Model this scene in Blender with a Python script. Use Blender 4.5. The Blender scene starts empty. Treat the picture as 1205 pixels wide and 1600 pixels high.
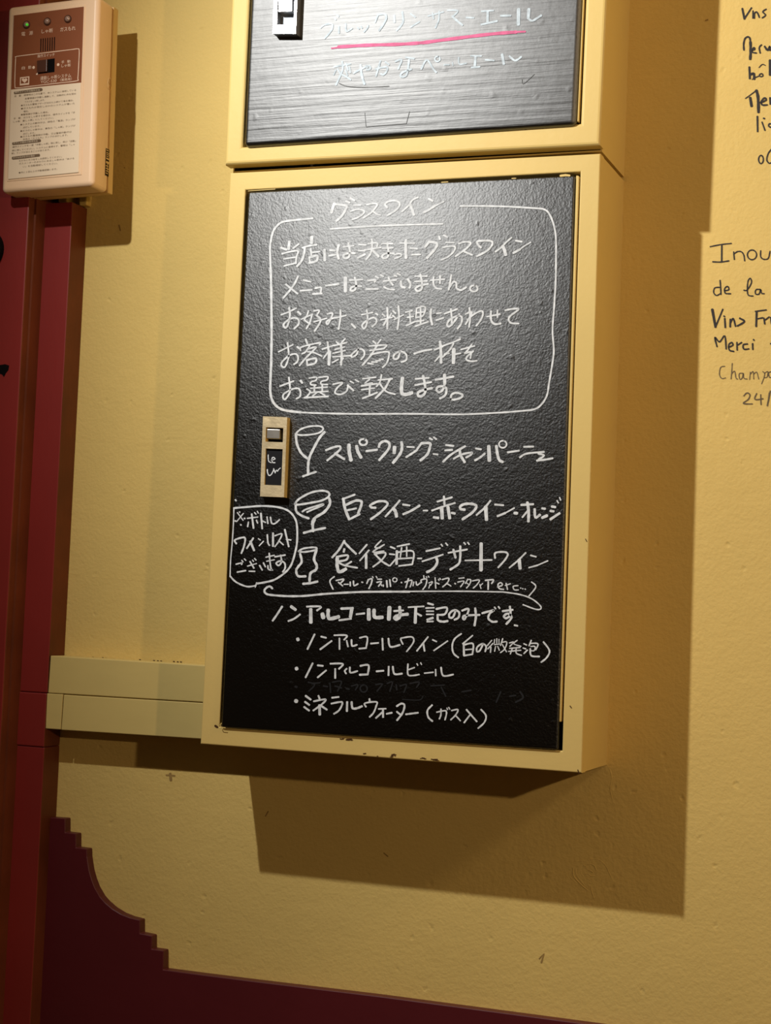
import bpy, bmesh, math, random
from mathutils import Matrix, Vector

random.seed(7)
C = bpy.context.scene
COL = C.collection

# ------------------------------------------------------------------ camera
CAM = Vector((0.82758, -1.77579, 0.15439))
ROT = (1.62794, -0.04063, 0.35755)
FPX = 2652.37
cd = bpy.data.cameras.new('camera')
cd.sensor_fit = 'HORIZONTAL'; cd.sensor_width = 36.0
cd.lens = FPX / 1205.0 * 36.0
cd.clip_start = 0.02
cam = bpy.data.objects.new('camera', cd); COL.objects.link(cam)
cam.location = CAM; cam.rotation_euler = ROT
C.camera = cam
RM = cam.rotation_euler.to_matrix()

# ------------------------------------------------------------------ world and lights
C.view_settings.view_transform = 'Standard'
C.view_settings.look = 'None'
C.view_settings.gamma = 1.0
C.view_settings.use_curve_mapping = False
C.view_settings.exposure = 0.0

wd = bpy.data.worlds.new('room_glow'); C.world = wd; wd.use_nodes = True
wd.node_tree.nodes['Background'].inputs[0].default_value = (1.0, 0.66, 0.36, 1)
wd.node_tree.nodes['Background'].inputs[1].default_value = 0.035

LAMP = Vector((-0.1955, -0.8978, 1.072))

def spot(name, loc, target, power, col, size, blend, radius):
    l = bpy.data.lights.new(name, 'SPOT'); l.energy = power; l.color = col
    l.spot_size = math.radians(size); l.spot_blend = blend; l.shadow_soft_size = radius
    o = bpy.data.objects.new(name, l); COL.objects.link(o); o.location = loc
    o.rotation_euler = (Vector(target) - Vector(loc)).to_track_quat('-Z', 'Y').to_euler()
    return o

def point(name, loc, power, col, radius):
    l = bpy.data.lights.new(name, 'POINT'); l.energy = power; l.color = col
    l.shadow_soft_size = radius
    o = bpy.data.objects.new(name, l); COL.objects.link(o); o.location = loc
    return o

spot('spot_lamp_menu', LAMP, (0.75, 0.0, 0.40), 64, (1.0, 0.975, 0.925), 112, 1.0, 0.012)
point('pendant_lamp_right', (1.607, -1.391, 0.497), 27.0, (1.0, 0.72, 0.44), 0.02)
point('pendant_lamp_high', (2.3, -0.75, 1.45), 34.0, (1.0, 0.74, 0.46), 0.16)

# ------------------------------------------------------------------ helpers
DEPTH = 0.111

def at(u, v, y=0.0):
    """point of the plane Y=y that the photograph shows at pixel (u, v)"""
    d = RM @ Vector(((u - 602.5) / FPX, -(v - 800.0) / FPX, -1.0))
    return CAM + d * ((y - CAM.y) / d.y)

def wloc(o):
    p = Vector((0, 0, 0))
    while o is not None:
        p = p + o.location; o = o.parent
    return p

def link(name, verts, faces, mat, parent=None, midx=None, smooth=False, origin=None):
    """verts are world coordinates"""
    base = wloc(parent) if parent else Vector((0, 0, 0))
    org = Vector(origin) if origin is not None else (base if parent else Vector((0, 0, 0)))
    me = bpy.data.meshes.new(name)
    me.from_pydata([tuple(Vector(v) - org) for v in verts], [], faces)
    mats = mat if isinstance(mat, (list, tuple)) else [mat]
    for m in mats: me.materials.append(m)
    if midx:
        for p, i in zip(me.polygons, midx): p.material_index = i
    if smooth:
        for p in me.polygons: p.use_smooth = True
    me.update()
    o = bpy.data.objects.new(name, me); COL.objects.link(o)
    o.parent = parent
    o.location = org - base
    return o

def link_bm(name, bm, mat, parent=None, smooth=False, origin=None):
    bmesh.ops.recalc_face_normals(bm, faces=bm.faces)
    bm.verts.index_update()
    vs = [v.co.copy() for v in bm.verts]
    fs = [[v.index for v in f.verts] for f in bm.faces]
    mi = [f.material_index for f in bm.faces]
    bm.free()
    return link(name, vs, fs, mat, parent, mi, smooth, origin)

def bevel(bm, w, seg=2, edges=None):
    es = edges if edges is not None else [e for e in bm.edges if len(e.link_faces) == 2 and e.calc_face_angle(0) > 0.5]
    bmesh.ops.bevel(bm, geom=es, offset=w, segments=seg, affect='EDGES', profile=0.5, clamp_overlap=True)

def prism(bm, quad, yb, yf=None):
    """quad: 2D/3D points given in XZ order, extruded from y=yf (front) to y=yb (back)"""
    f = [bm.verts.new((p[0], p[1] if yf is None else yf, p[2])) for p in quad]
    b = [bm.verts.new((p[0], yb, p[2])) for p in quad]
    n = len(quad)
    bm.faces.new(f); bm.faces.new(list(reversed(b)))
    for i in range(n):
        bm.faces.new((f[(i + 1) % n], f[i], b[i], b[(i + 1) % n]))

def pxquad(pts, y):
    return [at(u, v, y) for u, v in pts]

def slab(name, pxpts, yf, yb, mat, parent=None, bev=0.0, seg=2, smooth=False, origin=None):
    bm = bmesh.new(); prism(bm, pxquad(pxpts, yf), yb, yf)
    bmesh.ops.recalc_face_normals(bm, faces=bm.faces)
    if bev: bevel(bm, bev, seg)
    return link_bm(name, bm, mat, parent, smooth, origin)

def addbox(bm, x0, x1, y0, y1, z0, z1):
    prism(bm, [(x0, 0, z0), (x1, 0, z0), (x1, 0, z1), (x0, 0, z1)], y1, y0)

def box(name, x0, x1, y0, y1, z0, z1, mat, parent=None, bev=0.0, seg=2, origin=None):
    bm = bmesh.new(); addbox(bm, x0, x1, y0, y1, z0, z1)
    bmesh.ops.recalc_face_normals(bm, faces=bm.faces)
    if bev: bevel(bm, bev, seg)
    return link_bm(name, bm, mat, parent, False, origin)

def thing(name, label, cat, loc, group=None):
    o = bpy.data.objects.new(name, None); COL.objects.link(o); o.location = loc
    o.empty_display_size = 0.05
    o['label'] = label; o['category'] = cat
    if group: o['group'] = group
    return o

def tag(o, label, cat, group=None):
    o['label'] = label; o['category'] = cat
    if group: o['group'] = group
    return o

def struct(o):
    o['kind'] = 'structure'; return o

# ------------------------------------------------------------------ materials
def mat(name, base, rough=0.5, spec=0.5, metal=0.0, var=0.0, vscale=8.0, bumps=(), specks=None, dark=None, coords='Object', coat=0.0):
    """bumps: list of (scale, strength, (sx,sy,sz), detail)"""
    m = bpy.data.materials.new(name); m.use_nodes = True
    nt = m.node_tree; N = nt.nodes; L = nt.links
    b = N['Principled BSDF']
    b.inputs['Base Color'].default_value = (*base, 1)
    b.inputs['Roughness'].default_value = rough
    b.inputs['Metallic'].default_value = metal
    b.inputs['Specular IOR Level'].default_value = spec
    if coat: b.inputs['Coat Weight'].default_value = coat; b.inputs['Coat Roughness'].default_value = 0.15
    tc = N.new('ShaderNodeTexCoord')
    col = None
    if var:
        n = N.new('ShaderNodeTexNoise'); n.inputs['Scale'].default_value = vscale; n.inputs['Detail'].default_value = 5
        L.new(tc.outputs[coords], n.inputs['Vector'])
        mr = N.new('ShaderNodeMapRange'); mr.inputs[1].default_value = 0.3; mr.inputs[2].default_value = 0.7
        L.new(n.outputs['Fac'], mr.inputs[0])
        mx = N.new('ShaderNodeMix'); mx.data_type = 'RGBA'
        d = dark or tuple(c * (1 - var) for c in base)
        mx.inputs[6].default_value = (*d, 1); mx.inputs[7].default_value = (*base, 1)
        L.new(mr.outputs[0], mx.inputs[0]); col = mx.outputs[2]
    if specks:
        sc, th, scol = specks
        v = N.new('ShaderNodeTexVoronoi'); v.inputs['Scale'].default_value = sc
        L.new(tc.outputs[coords], v.inputs['Vector'])
        n2 = N.new('ShaderNodeTexNoise'); n2.inputs['Scale'].default_value = sc * 0.35; n2.inputs['Detail'].default_value = 2
        L.new(tc.outputs[coords], n2.inputs['Vector'])
        sb = N.new('ShaderNodeMath'); sb.operation = 'MULTIPLY_ADD'; sb.inputs[1].default_value = 0.25; 
        L.new(n2.outputs['Fac'], sb.inputs[0]); L.new(v.outputs['Distance'], sb.inputs[2])
        lt = N.new('ShaderNodeMath'); lt.operation = 'LESS_THAN'; lt.inputs[1].default_value = th
        L.new(sb.outputs[0], lt.inputs[0])
        mx2 = N.new('ShaderNodeMix'); mx2.data_type = 'RGBA'
        if col: L.new(col, mx2.inputs[6])
        else: mx2.inputs[6].default_value = (*base, 1)
        mx2.inputs[7].default_value = (*scol, 1)
        L.new(lt.outputs[0], mx2.inputs[0]); col = mx2.outputs[2]
    if col: L.new(col, b.inputs['Base Color'])
    prev = None
    for (sc, st, stretch, det) in bumps:
        mp = N.new('ShaderNodeMapping'); mp.inputs['Scale'].default_value = stretch
        L.new(tc.outputs[coords], mp.inputs['Vector'])
        n = N.new('ShaderNodeTexNoise'); n.inputs['Scale'].default_value = sc; n.inputs['Detail'].default_value = det
        n.inputs['Roughness'].default_value = 0.55
        L.new(mp.outputs[0], n.inputs['Vector'])
        bp = N.new('ShaderNodeBump'); bp.inputs['Strength'].default_value = st; bp.inputs['Distance'].default_value = 0.001
        L.new(n.outputs['Fac'], bp.inputs['Height'])
        if prev: L.new(prev, bp.inputs['Normal'])
        prev = bp.outputs[0]
    if prev: L.new(prev, b.inputs['Normal'])
    return m

def paint_sheen(m, rough, ior, diff):
    """semi-matt paint film: microfacet gloss over a near black base"""
    nt = m.node_tree; N = nt.nodes; L = nt.links; b = N['Principled BSDF']
    nrm = b.inputs['Normal'].links[0].from_socket
    g = N.new('ShaderNodeBsdfAnisotropic'); g.distribution = 'BECKMANN'
    g.inputs['Color'].default_value = (0.97, 0.985, 1.0, 1); g.inputs['Roughness'].default_value = rough
    d = N.new('ShaderNodeBsdfDiffuse'); d.inputs['Color'].default_value = (*diff, 1)
    fr = N.new('ShaderNodeFresnel'); fr.inputs['IOR'].default_value = ior
    mx = N.new('ShaderNodeMixShader')
    L.new(nrm, g.inputs['Normal']); L.new(nrm, d.inputs['Normal'])
    L.new(fr.outputs[0], mx.inputs[0]); L.new(d.outputs[0], mx.inputs[1]); L.new(g.outputs[0], mx.inputs[2])
    L.new(mx.outputs[0], N['Material Output'].inputs['Surface'])
    N.remove(b)

def add_dents(m, scale, th, strength, dist=0.001, invert=False):
    """sparse pits or blobs in the paint: voronoi cells gated by noise"""
    nt = m.node_tree; N = nt.nodes; L = nt.links; b = N['Principled BSDF']
    tc = N.new('ShaderNodeTexCoord')
    wn = N.new('ShaderNodeTexNoise'); wn.inputs['Scale'].default_value = scale * 1.3
    L.new(tc.outputs['Object'], wn.inputs['Vector'])
    ad = N.new('ShaderNodeVectorMath'); ad.operation = 'MULTIPLY_ADD'
    ad.inputs[1].default_value = (0.5 / scale,) * 3
    L.new(wn.outputs['Color'], ad.inputs[0]); L.new(tc.outputs['Object'], ad.inputs[2])
    v = N.new('ShaderNodeTexVoronoi'); v.inputs['Scale'].default_value = scale
    L.new(ad.outputs[0], v.inputs['Vector'])
    sep = N.new('ShaderNodeSeparateColor'); L.new(v.outputs['Color'], sep.inputs[0])
    gate = N.new('ShaderNodeMath'); gate.operation = 'GREATER_THAN'; gate.inputs[1].default_value = 0.72
    L.new(sep.outputs[0], gate.inputs[0])
    mr = N.new('ShaderNodeMapRange'); mr.interpolation_type = 'SMOOTHSTEP'
    mr.inputs[1].default_value = 0.0; mr.inputs[2].default_value = th
    mr.inputs[3].default_value = 1.0; mr.inputs[4].default_value = 0.0
    L.new(v.outputs['Distance'], mr.inputs[0])
    mu = N.new('ShaderNodeMath'); mu.operation = 'MULTIPLY'
    L.new(mr.outputs[0], mu.inputs[0]); L.new(gate.outputs[0], mu.inputs[1])
    bp = N.new('ShaderNodeBump'); bp.invert = invert
    bp.inputs['Strength'].default_value = strength; bp.inputs['Distance'].default_value = dist
    L.new(mu.outputs[0], bp.inputs['Height'])
    if b.inputs['Normal'].links:
        L.new(b.inputs['Normal'].links[0].from_socket, bp.inputs['Normal'])
    L.new(bp.outputs[0], b.inputs['Normal'])

ONE = (1, 1, 1)
M_WALL = mat('ochre_plaster', (0.725, 0.53, 0.175), 0.65, 0.2, var=0.07, vscale=5,
             bumps=((9, 0.6, ONE, 3), (60, 0.7, ONE, 4), (240, 0.40, ONE, 3)), specks=(22, 0.110, (0.30, 0.17, 0.05)))
add_dents(M_WALL, 55, 0.22, 0.6, 0.0009, True)
M_FRAME = mat('cream_gloss_paint', (0.68, 0.50, 0.175), 0.48, 0.22, var=0.05, vscale=9,
              bumps=((30, 0.35, (1, 1, 0.25), 3), (180, 0.12, ONE, 3)), specks=(34, 0.106, (0.12, 0.05, 0.015)))
M_RAIL = mat('cream_rail_paint', (0.68, 0.53, 0.195), 0.48, 0.25, var=0.06, vscale=12, bumps=((40, 0.4, (0.3, 1, 1), 3),))
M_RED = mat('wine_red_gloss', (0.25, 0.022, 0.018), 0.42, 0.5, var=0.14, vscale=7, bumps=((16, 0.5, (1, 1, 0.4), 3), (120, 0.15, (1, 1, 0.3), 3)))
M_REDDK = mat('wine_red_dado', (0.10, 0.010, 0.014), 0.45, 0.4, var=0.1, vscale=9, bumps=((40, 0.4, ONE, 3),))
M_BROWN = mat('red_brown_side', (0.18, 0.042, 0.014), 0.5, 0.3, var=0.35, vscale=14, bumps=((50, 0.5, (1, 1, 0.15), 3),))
M_BOARD = mat('black_board_paint', (0.0022, 0.0022, 0.0025), 0.40, 0.62,
              bumps=((26, 0.25, ONE, 3), (190, 0.28, ONE, 4), (460, 0.40, ONE, 3)))
add_dents(M_BOARD, 70, 0.26, 0.35, 0.0008)
M_BOARD2 = mat('black_brushed_paint', (0.006, 0.006, 0.0065), 0.44, 1.0,
               bumps=((34, 0.85, (0.2, 1, 6.0), 5), (60, 0.35, (1, 1, 1), 4), (14, 0.4, ONE, 3)))
add_dents(M_BOARD2, 60, 0.3, 0.25, 0.0008)
paint_sheen(M_BOARD, 0.465, 1.83, (0.0016, 0.0015, 0.0015))
paint_sheen(M_BOARD2, 0.52, 2.25, (0.004, 0.004, 0.0042))
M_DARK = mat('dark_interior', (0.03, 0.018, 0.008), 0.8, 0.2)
M_MARK = mat('white_marker', (0.78, 0.82, 0.86), 0.7, 0.2, var=0.33, vscale=190)
M_MARK2 = mat('worn_marker', (0.60, 0.70, 0.78), 0.7, 0.2, var=0.4, vscale=150)
M_FAINT = mat('wiped_marker', (0.0105, 0.0105, 0.012), 0.6, 0.3)
M_PINK = mat('pink_marker', (0.66, 0.15, 0.30), 0.7, 0.2, var=0.3, vscale=140)
M_GROOVE = mat('scraped_groove', (0.13, 0.135, 0.14), 0.6, 0.3, var=0.6, vscale=90)
M_INK = mat('black_wall_ink', (0.028, 0.024, 0.024), 0.6, 0.3, var=0.2, vscale=150)
M_INK2 = mat('grey_wall_ink', (0.15, 0.11, 0.06), 0.6, 0.3, var=0.3, vscale=200)
M_SCUFF = mat('wall_scuff', (0.42, 0.27, 0.09), 0.8, 0.2, var=0.4, vscale=120)
M_CHIP = mat('bare_chip', (0.07, 0.03, 0.01), 0.8, 0.2)
M_NICKEL = mat('worn_nickel_warm', (0.66, 0.54, 0.33), 0.5, 0.5, metal=0.35, var=0.25, vscale=60, bumps=((160, 0.5, ONE, 4),))  # nickel; the room's warm reflection is put into the base colour
M_CHROME = mat('bright_chrome', (0.80, 0.80, 0.80), 0.28, 0.5, metal=1.0)
M_STEEL = mat('steel_button', (0.62, 0.58, 0.52), 0.35, 0.5, metal=0.9, var=0.2, vscale=80)
M_LITEDGE = mat('lit_plate_edge', (0.85, 0.60, 0.20), 0.4, 0.5, metal=0.2)  # nickel side faces; yellow stands for the light catching the edge
M_CARD = mat('black_card', (0.006, 0.006, 0.008), 0.4, 0.4)
M_PLAST = mat('beige_plastic', (0.86, 0.60, 0.38), 0.34, 0.5, var=0.04, vscale=20)
M_PLASTY = mat('yellowed_plastic', (0.70, 0.47, 0.20), 0.4, 0.5)
M_LABEL = mat('cream_label', (0.82, 0.66, 0.47), 0.5, 0.4)
M_BRNPL = mat('brown_panel', (0.24, 0.072, 0.026), 0.32, 0.5)
M_TXTW = mat('cream_print', (0.85, 0.62, 0.45), 0.5, 0.3)
M_TXTB = mat('brown_print', (0.17, 0.11, 0.06), 0.6, 0.3)
M_BLACK = mat('black_hole', (0.003, 0.002, 0.002), 0.8, 0.1)
M_SWITCH = mat('dark_brown_switch', (0.075, 0.026, 0.014), 0.3, 0.5)
M_LENS = mat('clear_lens', (0.32, 0.20, 0.15), 0.12, 0.7, coat=0.6)
M_FLOOR = mat('dark_floorboards', (0.10, 0.055, 0.03), 0.5, 0.4, var=0.4, vscale=4)
M_CEIL = mat('cream_ceiling', (0.60, 0.48, 0.28), 0.8, 0.2)
M_GREEN = mat('green_led', (0.05, 0.4, 0.03), 0.2, 0.5)
_b = M_GREEN.node_tree.nodes['Principled BSDF']
_b.inputs['Emission Color'].default_value = (0.10, 0.9, 0.05, 1); _b.inputs['Emission Strength'].default_value = 0.35

# ------------------------------------------------------------------ handwriting
def catmull(P, n=5):
    if len(P) < 3: return P
    out = []
    Q = [P[0]] + P + [P[-1]]
    for i in range(1, len(Q) - 2):
        p0, p1, p2, p3 = Q[i - 1], Q[i], Q[i + 1], Q[i + 2]
        for k in range(n):
            t = k / n
            out.append(tuple(0.5 * (2 * p1[j] + (p2[j] - p0[j]) * t + (2 * p0[j] - 5 * p1[j] + 4 * p2[j] - p3[j]) * t * t
                       + (3 * p1[j] - p0[j] - 3 * p2[j] + p3[j]) * t ** 3) for j in (0, 1)))
    out.append(P[-1])
    return out

def parse(txt, tile, w0):
    """'w:x,y x,y; x,y ...' in coordinates of a tile (x0, y0, scale) -> [(width_px, [(u,v)..])]"""
    x0, y0, s = tile
    out = []
    for st in txt.replace('\n', ' ').split(';'):
        st = st.strip()
        if not st: continue
        w = w0
        if ':' in st:
            a, st = st.split(':'); w = float(a)
        P = []
        if st.strip().startswith('o'):          # circle: o cx,cy,rx,ry
            cx, cy, rx, ry = [float(q) for q in st.strip()[1:].split(',')]
            P = [(cx + rx * math.cos(a * math.pi / 8 - 1.2), cy + ry * math.sin(a * math.pi / 8 - 1.2)) for a in range(17)]
        else:
            for q in st.split():
                a, b = q.split(','); P.append((float(a), float(b)))
            P = catmull(P)
        out.append((w / s, [(x0 + a / s, y0 + b / s) for a, b in P]))
    return out

STN = [0]
def ribbon(verts, faces, w, P, y, lift=0.00035, taper=0.0):
    """flat pen mark with rounded ends on the plane Y=y"""
    Q = [P[0]]
    for p in P[1:]:
        if math.hypot(p[0] - Q[-1][0], p[1] - Q[-1][1]) > 0.15: Q.append(p)
    if len(Q) == 1: Q.append((Q[0][0] + 0.3, Q[0][1]))
    STN[0] += 1
    yy = y - lift - 0.000004 * (STN[0] % 40)
    h = w / 2; n = len(Q)
    T = []
    for i in range(n):
        a = Q[max(i - 1, 0)]; b = Q[min(i + 1, n - 1)]
        dx, dy = b[0] - a[0], b[1] - a[1]; l = math.hypot(dx, dy) or 1
        T.append((dx / l, dy / l))
    rows = []
    for a in (0.15, 0.5, 0.85):                       # rounded start
        c = math.cos(math.asin(1 - a * 1.0)) if a < 1 else 1
        rows.append((Q[0][0] - T[0][0] * h * (1 - a), Q[0][1] - T[0][1] * h * (1 - a), T[0], h * c))
    for i in range(n):
        k = 1.0 + 0.10 * math.sin(i * 1.7 + STN[0])
        rows.append((Q[i][0], Q[i][1], T[i], h * k))
    for a in (0.85, 0.5, 0.15):
        c = math.cos(math.asin(1 - a * 1.0))
        rows.append((Q[-1][0] + T[-1][0] * h * (1 - a), Q[-1][1] + T[-1][1] * h * (1 - a), T[-1], h * c))
    b0 = len(verts)
    for (x, v, t, hh) in rows:
        verts.append(at(x - t[1] * hh, v + t[0] * hh, yy)); verts.append(at(x + t[1] * hh, v - t[0] * hh, yy))
    for i in range(len(rows) - 1):
        a = b0 + 2 * i
        faces.append((a, a + 1, a + 3, a + 2))

def writing(name, chunks, y, mat_, parent, w0=14, label=None):
    V, F = [], []
    for tile, txt in chunks:
        for w, P in parse(txt, tile, w0): ribbon(V, F, w, P, y)
    o = link(name, V, F, mat_, parent)
    if label: o['label'] = label
    return o

# ------------------------------------------------------------------ the room shell
wall = struct(box('wall_back', -1.3, 1.9, 0.0, 0.12, -1.35, 1.75, M_WALL))
struct(box('floor', -1.3, 1.9, -2.6, 0.12, -1.40, -1.35, M_FLOOR))
struct(box('ceiling', -1.3, 1.9, -2.6, 0.12, 1.75, 1.80, M_CEIL))

# red door jamb at the far left
YL, YP = -0.067, -0.0345
XP0, XP1 = -0.2822, -0.2433
def two_mat_box(name, x0, x1, y0, y1, z0, z1, bev, parent=None):
    bm = bmesh.new(); addbox(bm, x0, x1, y0, y1, z0, z1)
    bmesh.ops.recalc_face_normals(bm, faces=bm.faces)
    bevel(bm, bev, 2)
    bmesh.ops.recalc_face_normals(bm, faces=bm.faces)
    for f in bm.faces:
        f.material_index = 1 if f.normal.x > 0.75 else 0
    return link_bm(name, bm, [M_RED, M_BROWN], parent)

zt = at(100, 316, YP).z
z1 = at(50, 1082, YP).z; z2 = at(46, 1166, YP).z
side = struct(two_mat_box('wall_left', -0.85, XP0 - 0.0005, YL, 0.0, -1.35, 1.75, 0.0015))
# layered strip on the inner face of the jamb
bm = bmesh.new(); addbox(bm, XP0 - 0.0005, XP0 + 0.0022, YL + 0.012, -0.001, -1.35, 1.75)
link_bm('edge_strip', bm, M_BROWN, side)
# chipped hole in the red paint, and round black pull
hv = [at(u, v, YL - 0.0004) for u, v in ((-6, 571), (2, 570), (8, 569), (14, 571), (13, 578), (9, 583), (6, 589), (3, 585), (-6, 582))]
hb = [v + Vector((0, 0.0006, 0)) for v in hv]
n = len(hv)
link('chip', hv + hb, [list(range(n))] + [(i, (i + 1) % n, n + (i + 1) % n, n + i) for i in range(n)], M_BLACK, side)

def lathe(bm, c, prof, seg=32, mi=0):
    """axis along -Y (towards the room); prof: (radius, y offset towards room)"""
    rings = []
    for r, d in prof:
        rings.append([bm.verts.new((c[0] + r * math.cos(2 * math.pi * k / seg), c[1] - d, c[2] + r * math.sin(2 * math.pi * k / seg))) for k in range(seg)])
    for a, b in zip(rings, rings[1:]):
        for k in range(seg):
            f = bm.faces.new((a[k], a[(k + 1) % seg], b[(k + 1) % seg], b[k])); f.material_index = mi
    f = bm.faces.new(rings[-1]); f.material_index = mi
    f = bm.faces.new(list(reversed(rings[0]))); f.material_index = mi

kc = at(-21, 391, YL)
bm = bmesh.new(); lathe(bm, kc, [(0.0245, 0.0), (0.0245, 0.006), (0.0235, 0.009), (0.020, 0.0105)])
knob = link_bm('door_pull', bm, M_BLACK, None, False, origin=kc)
tag(knob, 'round black pull fixed on the red panel at the left edge', 'door pull')

# pilaster: shaft, collar block, lower shaft
pil = struct(two_mat_box('trim_1', XP0, XP1, YP, 0.0, z1 + 0.0006, zt, 0.0012))
two_mat_box('collar_block', XP0, XP1, YP - 0.0012, 0.0, z2 + 0.0004, z1, 0.0012, pil)
two_mat_box('lower_shaft', XP0, XP1, YP, 0.0, -1.35, z2, 0.0012, pil)

# stepped dado board
poly = [(70, 1272), (83, 1275.5), (110.6, 1277.5), (110.6, 1299), (127.5, 1301), (127.5, 1322.6), (144.4, 1324.8), (144.8, 1337),
        (148, 1358), (152, 1372), (157, 1385), (165, 1399), (173, 1408), (184, 1417.5), (198, 1426), (212, 1431.5), (226.9, 1435), (226.9, 1455.7),
        (245.6, 1459.5), (245.2, 1480), (263.7, 1482.7), (263, 1512), (324, 1520), (400, 1529.5), (600, 1553.5), (940, 1598.5)]
pts = [at(u, v, 0) for u, v in poly]
dirr = (pts[-1] - pts[-3]).normalized()
pts.append(pts[-1] + dirr * 1.2)
pts[0].x = XP0 + 0.002
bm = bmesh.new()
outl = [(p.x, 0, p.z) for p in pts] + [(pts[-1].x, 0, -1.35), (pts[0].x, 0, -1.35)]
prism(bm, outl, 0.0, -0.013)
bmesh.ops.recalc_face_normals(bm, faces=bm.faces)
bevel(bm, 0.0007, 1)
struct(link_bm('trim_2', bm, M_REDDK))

# cream rail: upper plank, end block, lower plank
YR = -0.0335
rail = struct(slab('trim_3', [(79, 1024.5), (322, 1040), (319, 1097.2), (75, 1082.6)], YR, 0, M_RAIL, None, 0.0009))
slab('end_block', [(73.2, 1083.4), (98.3, 1085), (94.6, 1140), (71.2, 1138.4)], YR - 0.0006, -0.0005, M_RAIL, rail, 0.0008)
slab('leak_block', [(80, 1030), (374, 1044), (372, 1157), (78, 1138)], YR + 0.004, -0.0005, M_RAIL, rail, 0)  # unseen slab added to stop light through the seams and lengthen the shadow
slab('plank', [(99.6, 1085.6), (372, 1101.8), (370, 1158.0), (95.6, 1140.4)], YR - 0.0004, -0.0005, M_RAIL, rail, 0.0008)  # right end runs on hidden inside the cabinet, added for the rail's shadow

# small raised plaster marks left by old fixings on the wall
def tube(verts, faces, P, r, seg=6):
    P = [Vector(p) for p in P]
    b0 = len(verts); n = len(P)
    for i, p in enumerate(P):
        t = (P[min(i + 1, n - 1)] - P[max(i - 1, 0)]).normalized()
        u = t.cross(Vector((0, 1, 0))).normalized(); w = t.cross(u)
        k = r * (0.35 if i in (0, n - 1) else 1)
        for j in range(seg):
            a = 2 * math.pi * j / seg
            verts.append(p + (u * math.cos(a) + w * math.sin(a)) * k)
    for i in range(n - 1):
        for j in range(seg):
            a = b0 + i * seg + j; b = b0 + i * seg + (j + 1) % seg
            faces.append((a, b, b + seg, a + seg))
V, F = [], []
T_SW = (860, 1300, 10.04)
for st, r in (('365,560 355,640 375,700 430,770 520,860 600,920', .0007), ('390,490 440,460 560,445 700,425 790,450 870,530 920,630 975,740', .0005),
              ('400,570 405,650 440,720 510,800 540,840', .0005), ('640,840 650,930 690,1050', .0006), ('480,600 490,660 530,700', .0005),
              ('520,520 560,530 600,500 660,510 700,540 720,600', .0006), ('590,600 640,610 680,640', .0006), ('540,660 590,650 640,690 700,680', .0006),
              ('560,720 620,740 680,720', .0005), ('610,790 650,800 690,780', .0005), ('740,580 750,640 720,690', .0004), ('300,690 345,740 420,800', .0005),
              ('320,1000 345,1045', .0005), ('860,1075 920,1110', .0004), ('930,240 955,275', .0006), ('800,40 840,80', .0005)):
    P = parse(st, T_SW, 1)[0][1]
    tube(V, F, [at(u, v, 0.0001) for u, v in P], r * 0.7)
for P, r in ((((953, 1200), (956, 1215), (954, 1232), (957, 1250)), .0004), (((95, 893), (150, 902), (230, 908), (300, 914)), .00025),
             (((843, 1290), (848, 1300)), .0005), (((1010, 1255), (1016, 1262)), .0007), (((1175, 1400), (1190, 1404)), .0007),
             (((640, 1480), (655, 1492)), .0006), (((1060, 1190), (1066, 1205)), .0007), (((218, 1365), (228, 1378)), .0008)):
    tube(V, F, [at(u, v, 0.0001) for u, v in catmull(list(P))], r)
link('plaster_ridge', V, F, M_WALL, wall, smooth=True)
V, F = [], []
for w, P in ((4, ((266, 1209), (267, 1219))), (2.5, ((260, 1211), (273, 1212))), (2, ((415, 1275), (419, 1268))), (2, ((600, 1333), (606, 1338))),
             (2.2, ((843, 1498), (850, 1490), (846, 1504))), (2.5, ((1103, 32), (1106, 31))), (2.2, ((186, 352), (188, 360))), (2, ((154, 284), (156, 287)))):
    ribbon(V, F, w, list(P), 0.0)
link('wall_scuff', V, F, M_SCUFF, wall)

V, F = [], []
for u, v in ((145, 1027), (160, 1027.6), (165, 1028.4), (218, 1030.6), (240, 1032), (246, 1032.4), (251, 1032.8), (271, 1033.4), (277, 1034), (282, 1034.2)):
    ribbon(V, F, 1.6, [(u, v), (u + 1.6, v + 0.4)], 0.0)
o_ = link('rail_joint_chip', V, F, M_CHIP, wall); o_['kind'] = 'stuff'

# handwriting on the wall
TA = (1090, 0, 5.92); TB = (1090, 360, 5.513)
writing('handwriting', [(TA, '''18:415,80 435,175; 14:435,172 500,72; 12:514,100 512,168; 14:526,168 528,125 545,110 560,128 572,160; 14:635,85 605,108 630,140 600,165'''),
                        (TA, '''16:430,462 428,400 445,350 480,345 492,400; 24:490,390 492,470 488,545; 14:500,470 530,455 520,440 505,480 545,490; 14:580,490 572,440 592,415; 18:622,430 650,465 668,430 672,465'''),
                        (TA, '''20:480,622 485,725; 22:490,690 520,680 525,730; 8:505,735 540,710; 12:o590,695,16,14; 10:540,715 575,700; 9:570,624 600,595 628,605; 26:672,560 672,690'''),
                        (TA, '''10:445,910 500,870 545,835; 24:488,905 500,980; 26:545,838 560,900 565,1035; 16:585,950 635,925 620,905 590,940 600,970 645,970; 18:672,905 674,962'''),
                        (TA, '''18:555,1078 557,1215; 14:598,1130 625,1205; 16:612,1094 620,1097; 14:700,1150 665,1145 662,1170 695,1180'''),
                        (TA, '''13:o588,1475,22,38; 13:692,1372 655,1420 642,1480 665,1510 690,1500''')], 0.0, M_INK, wall, label='thick black pen lines high on the wall')
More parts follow.
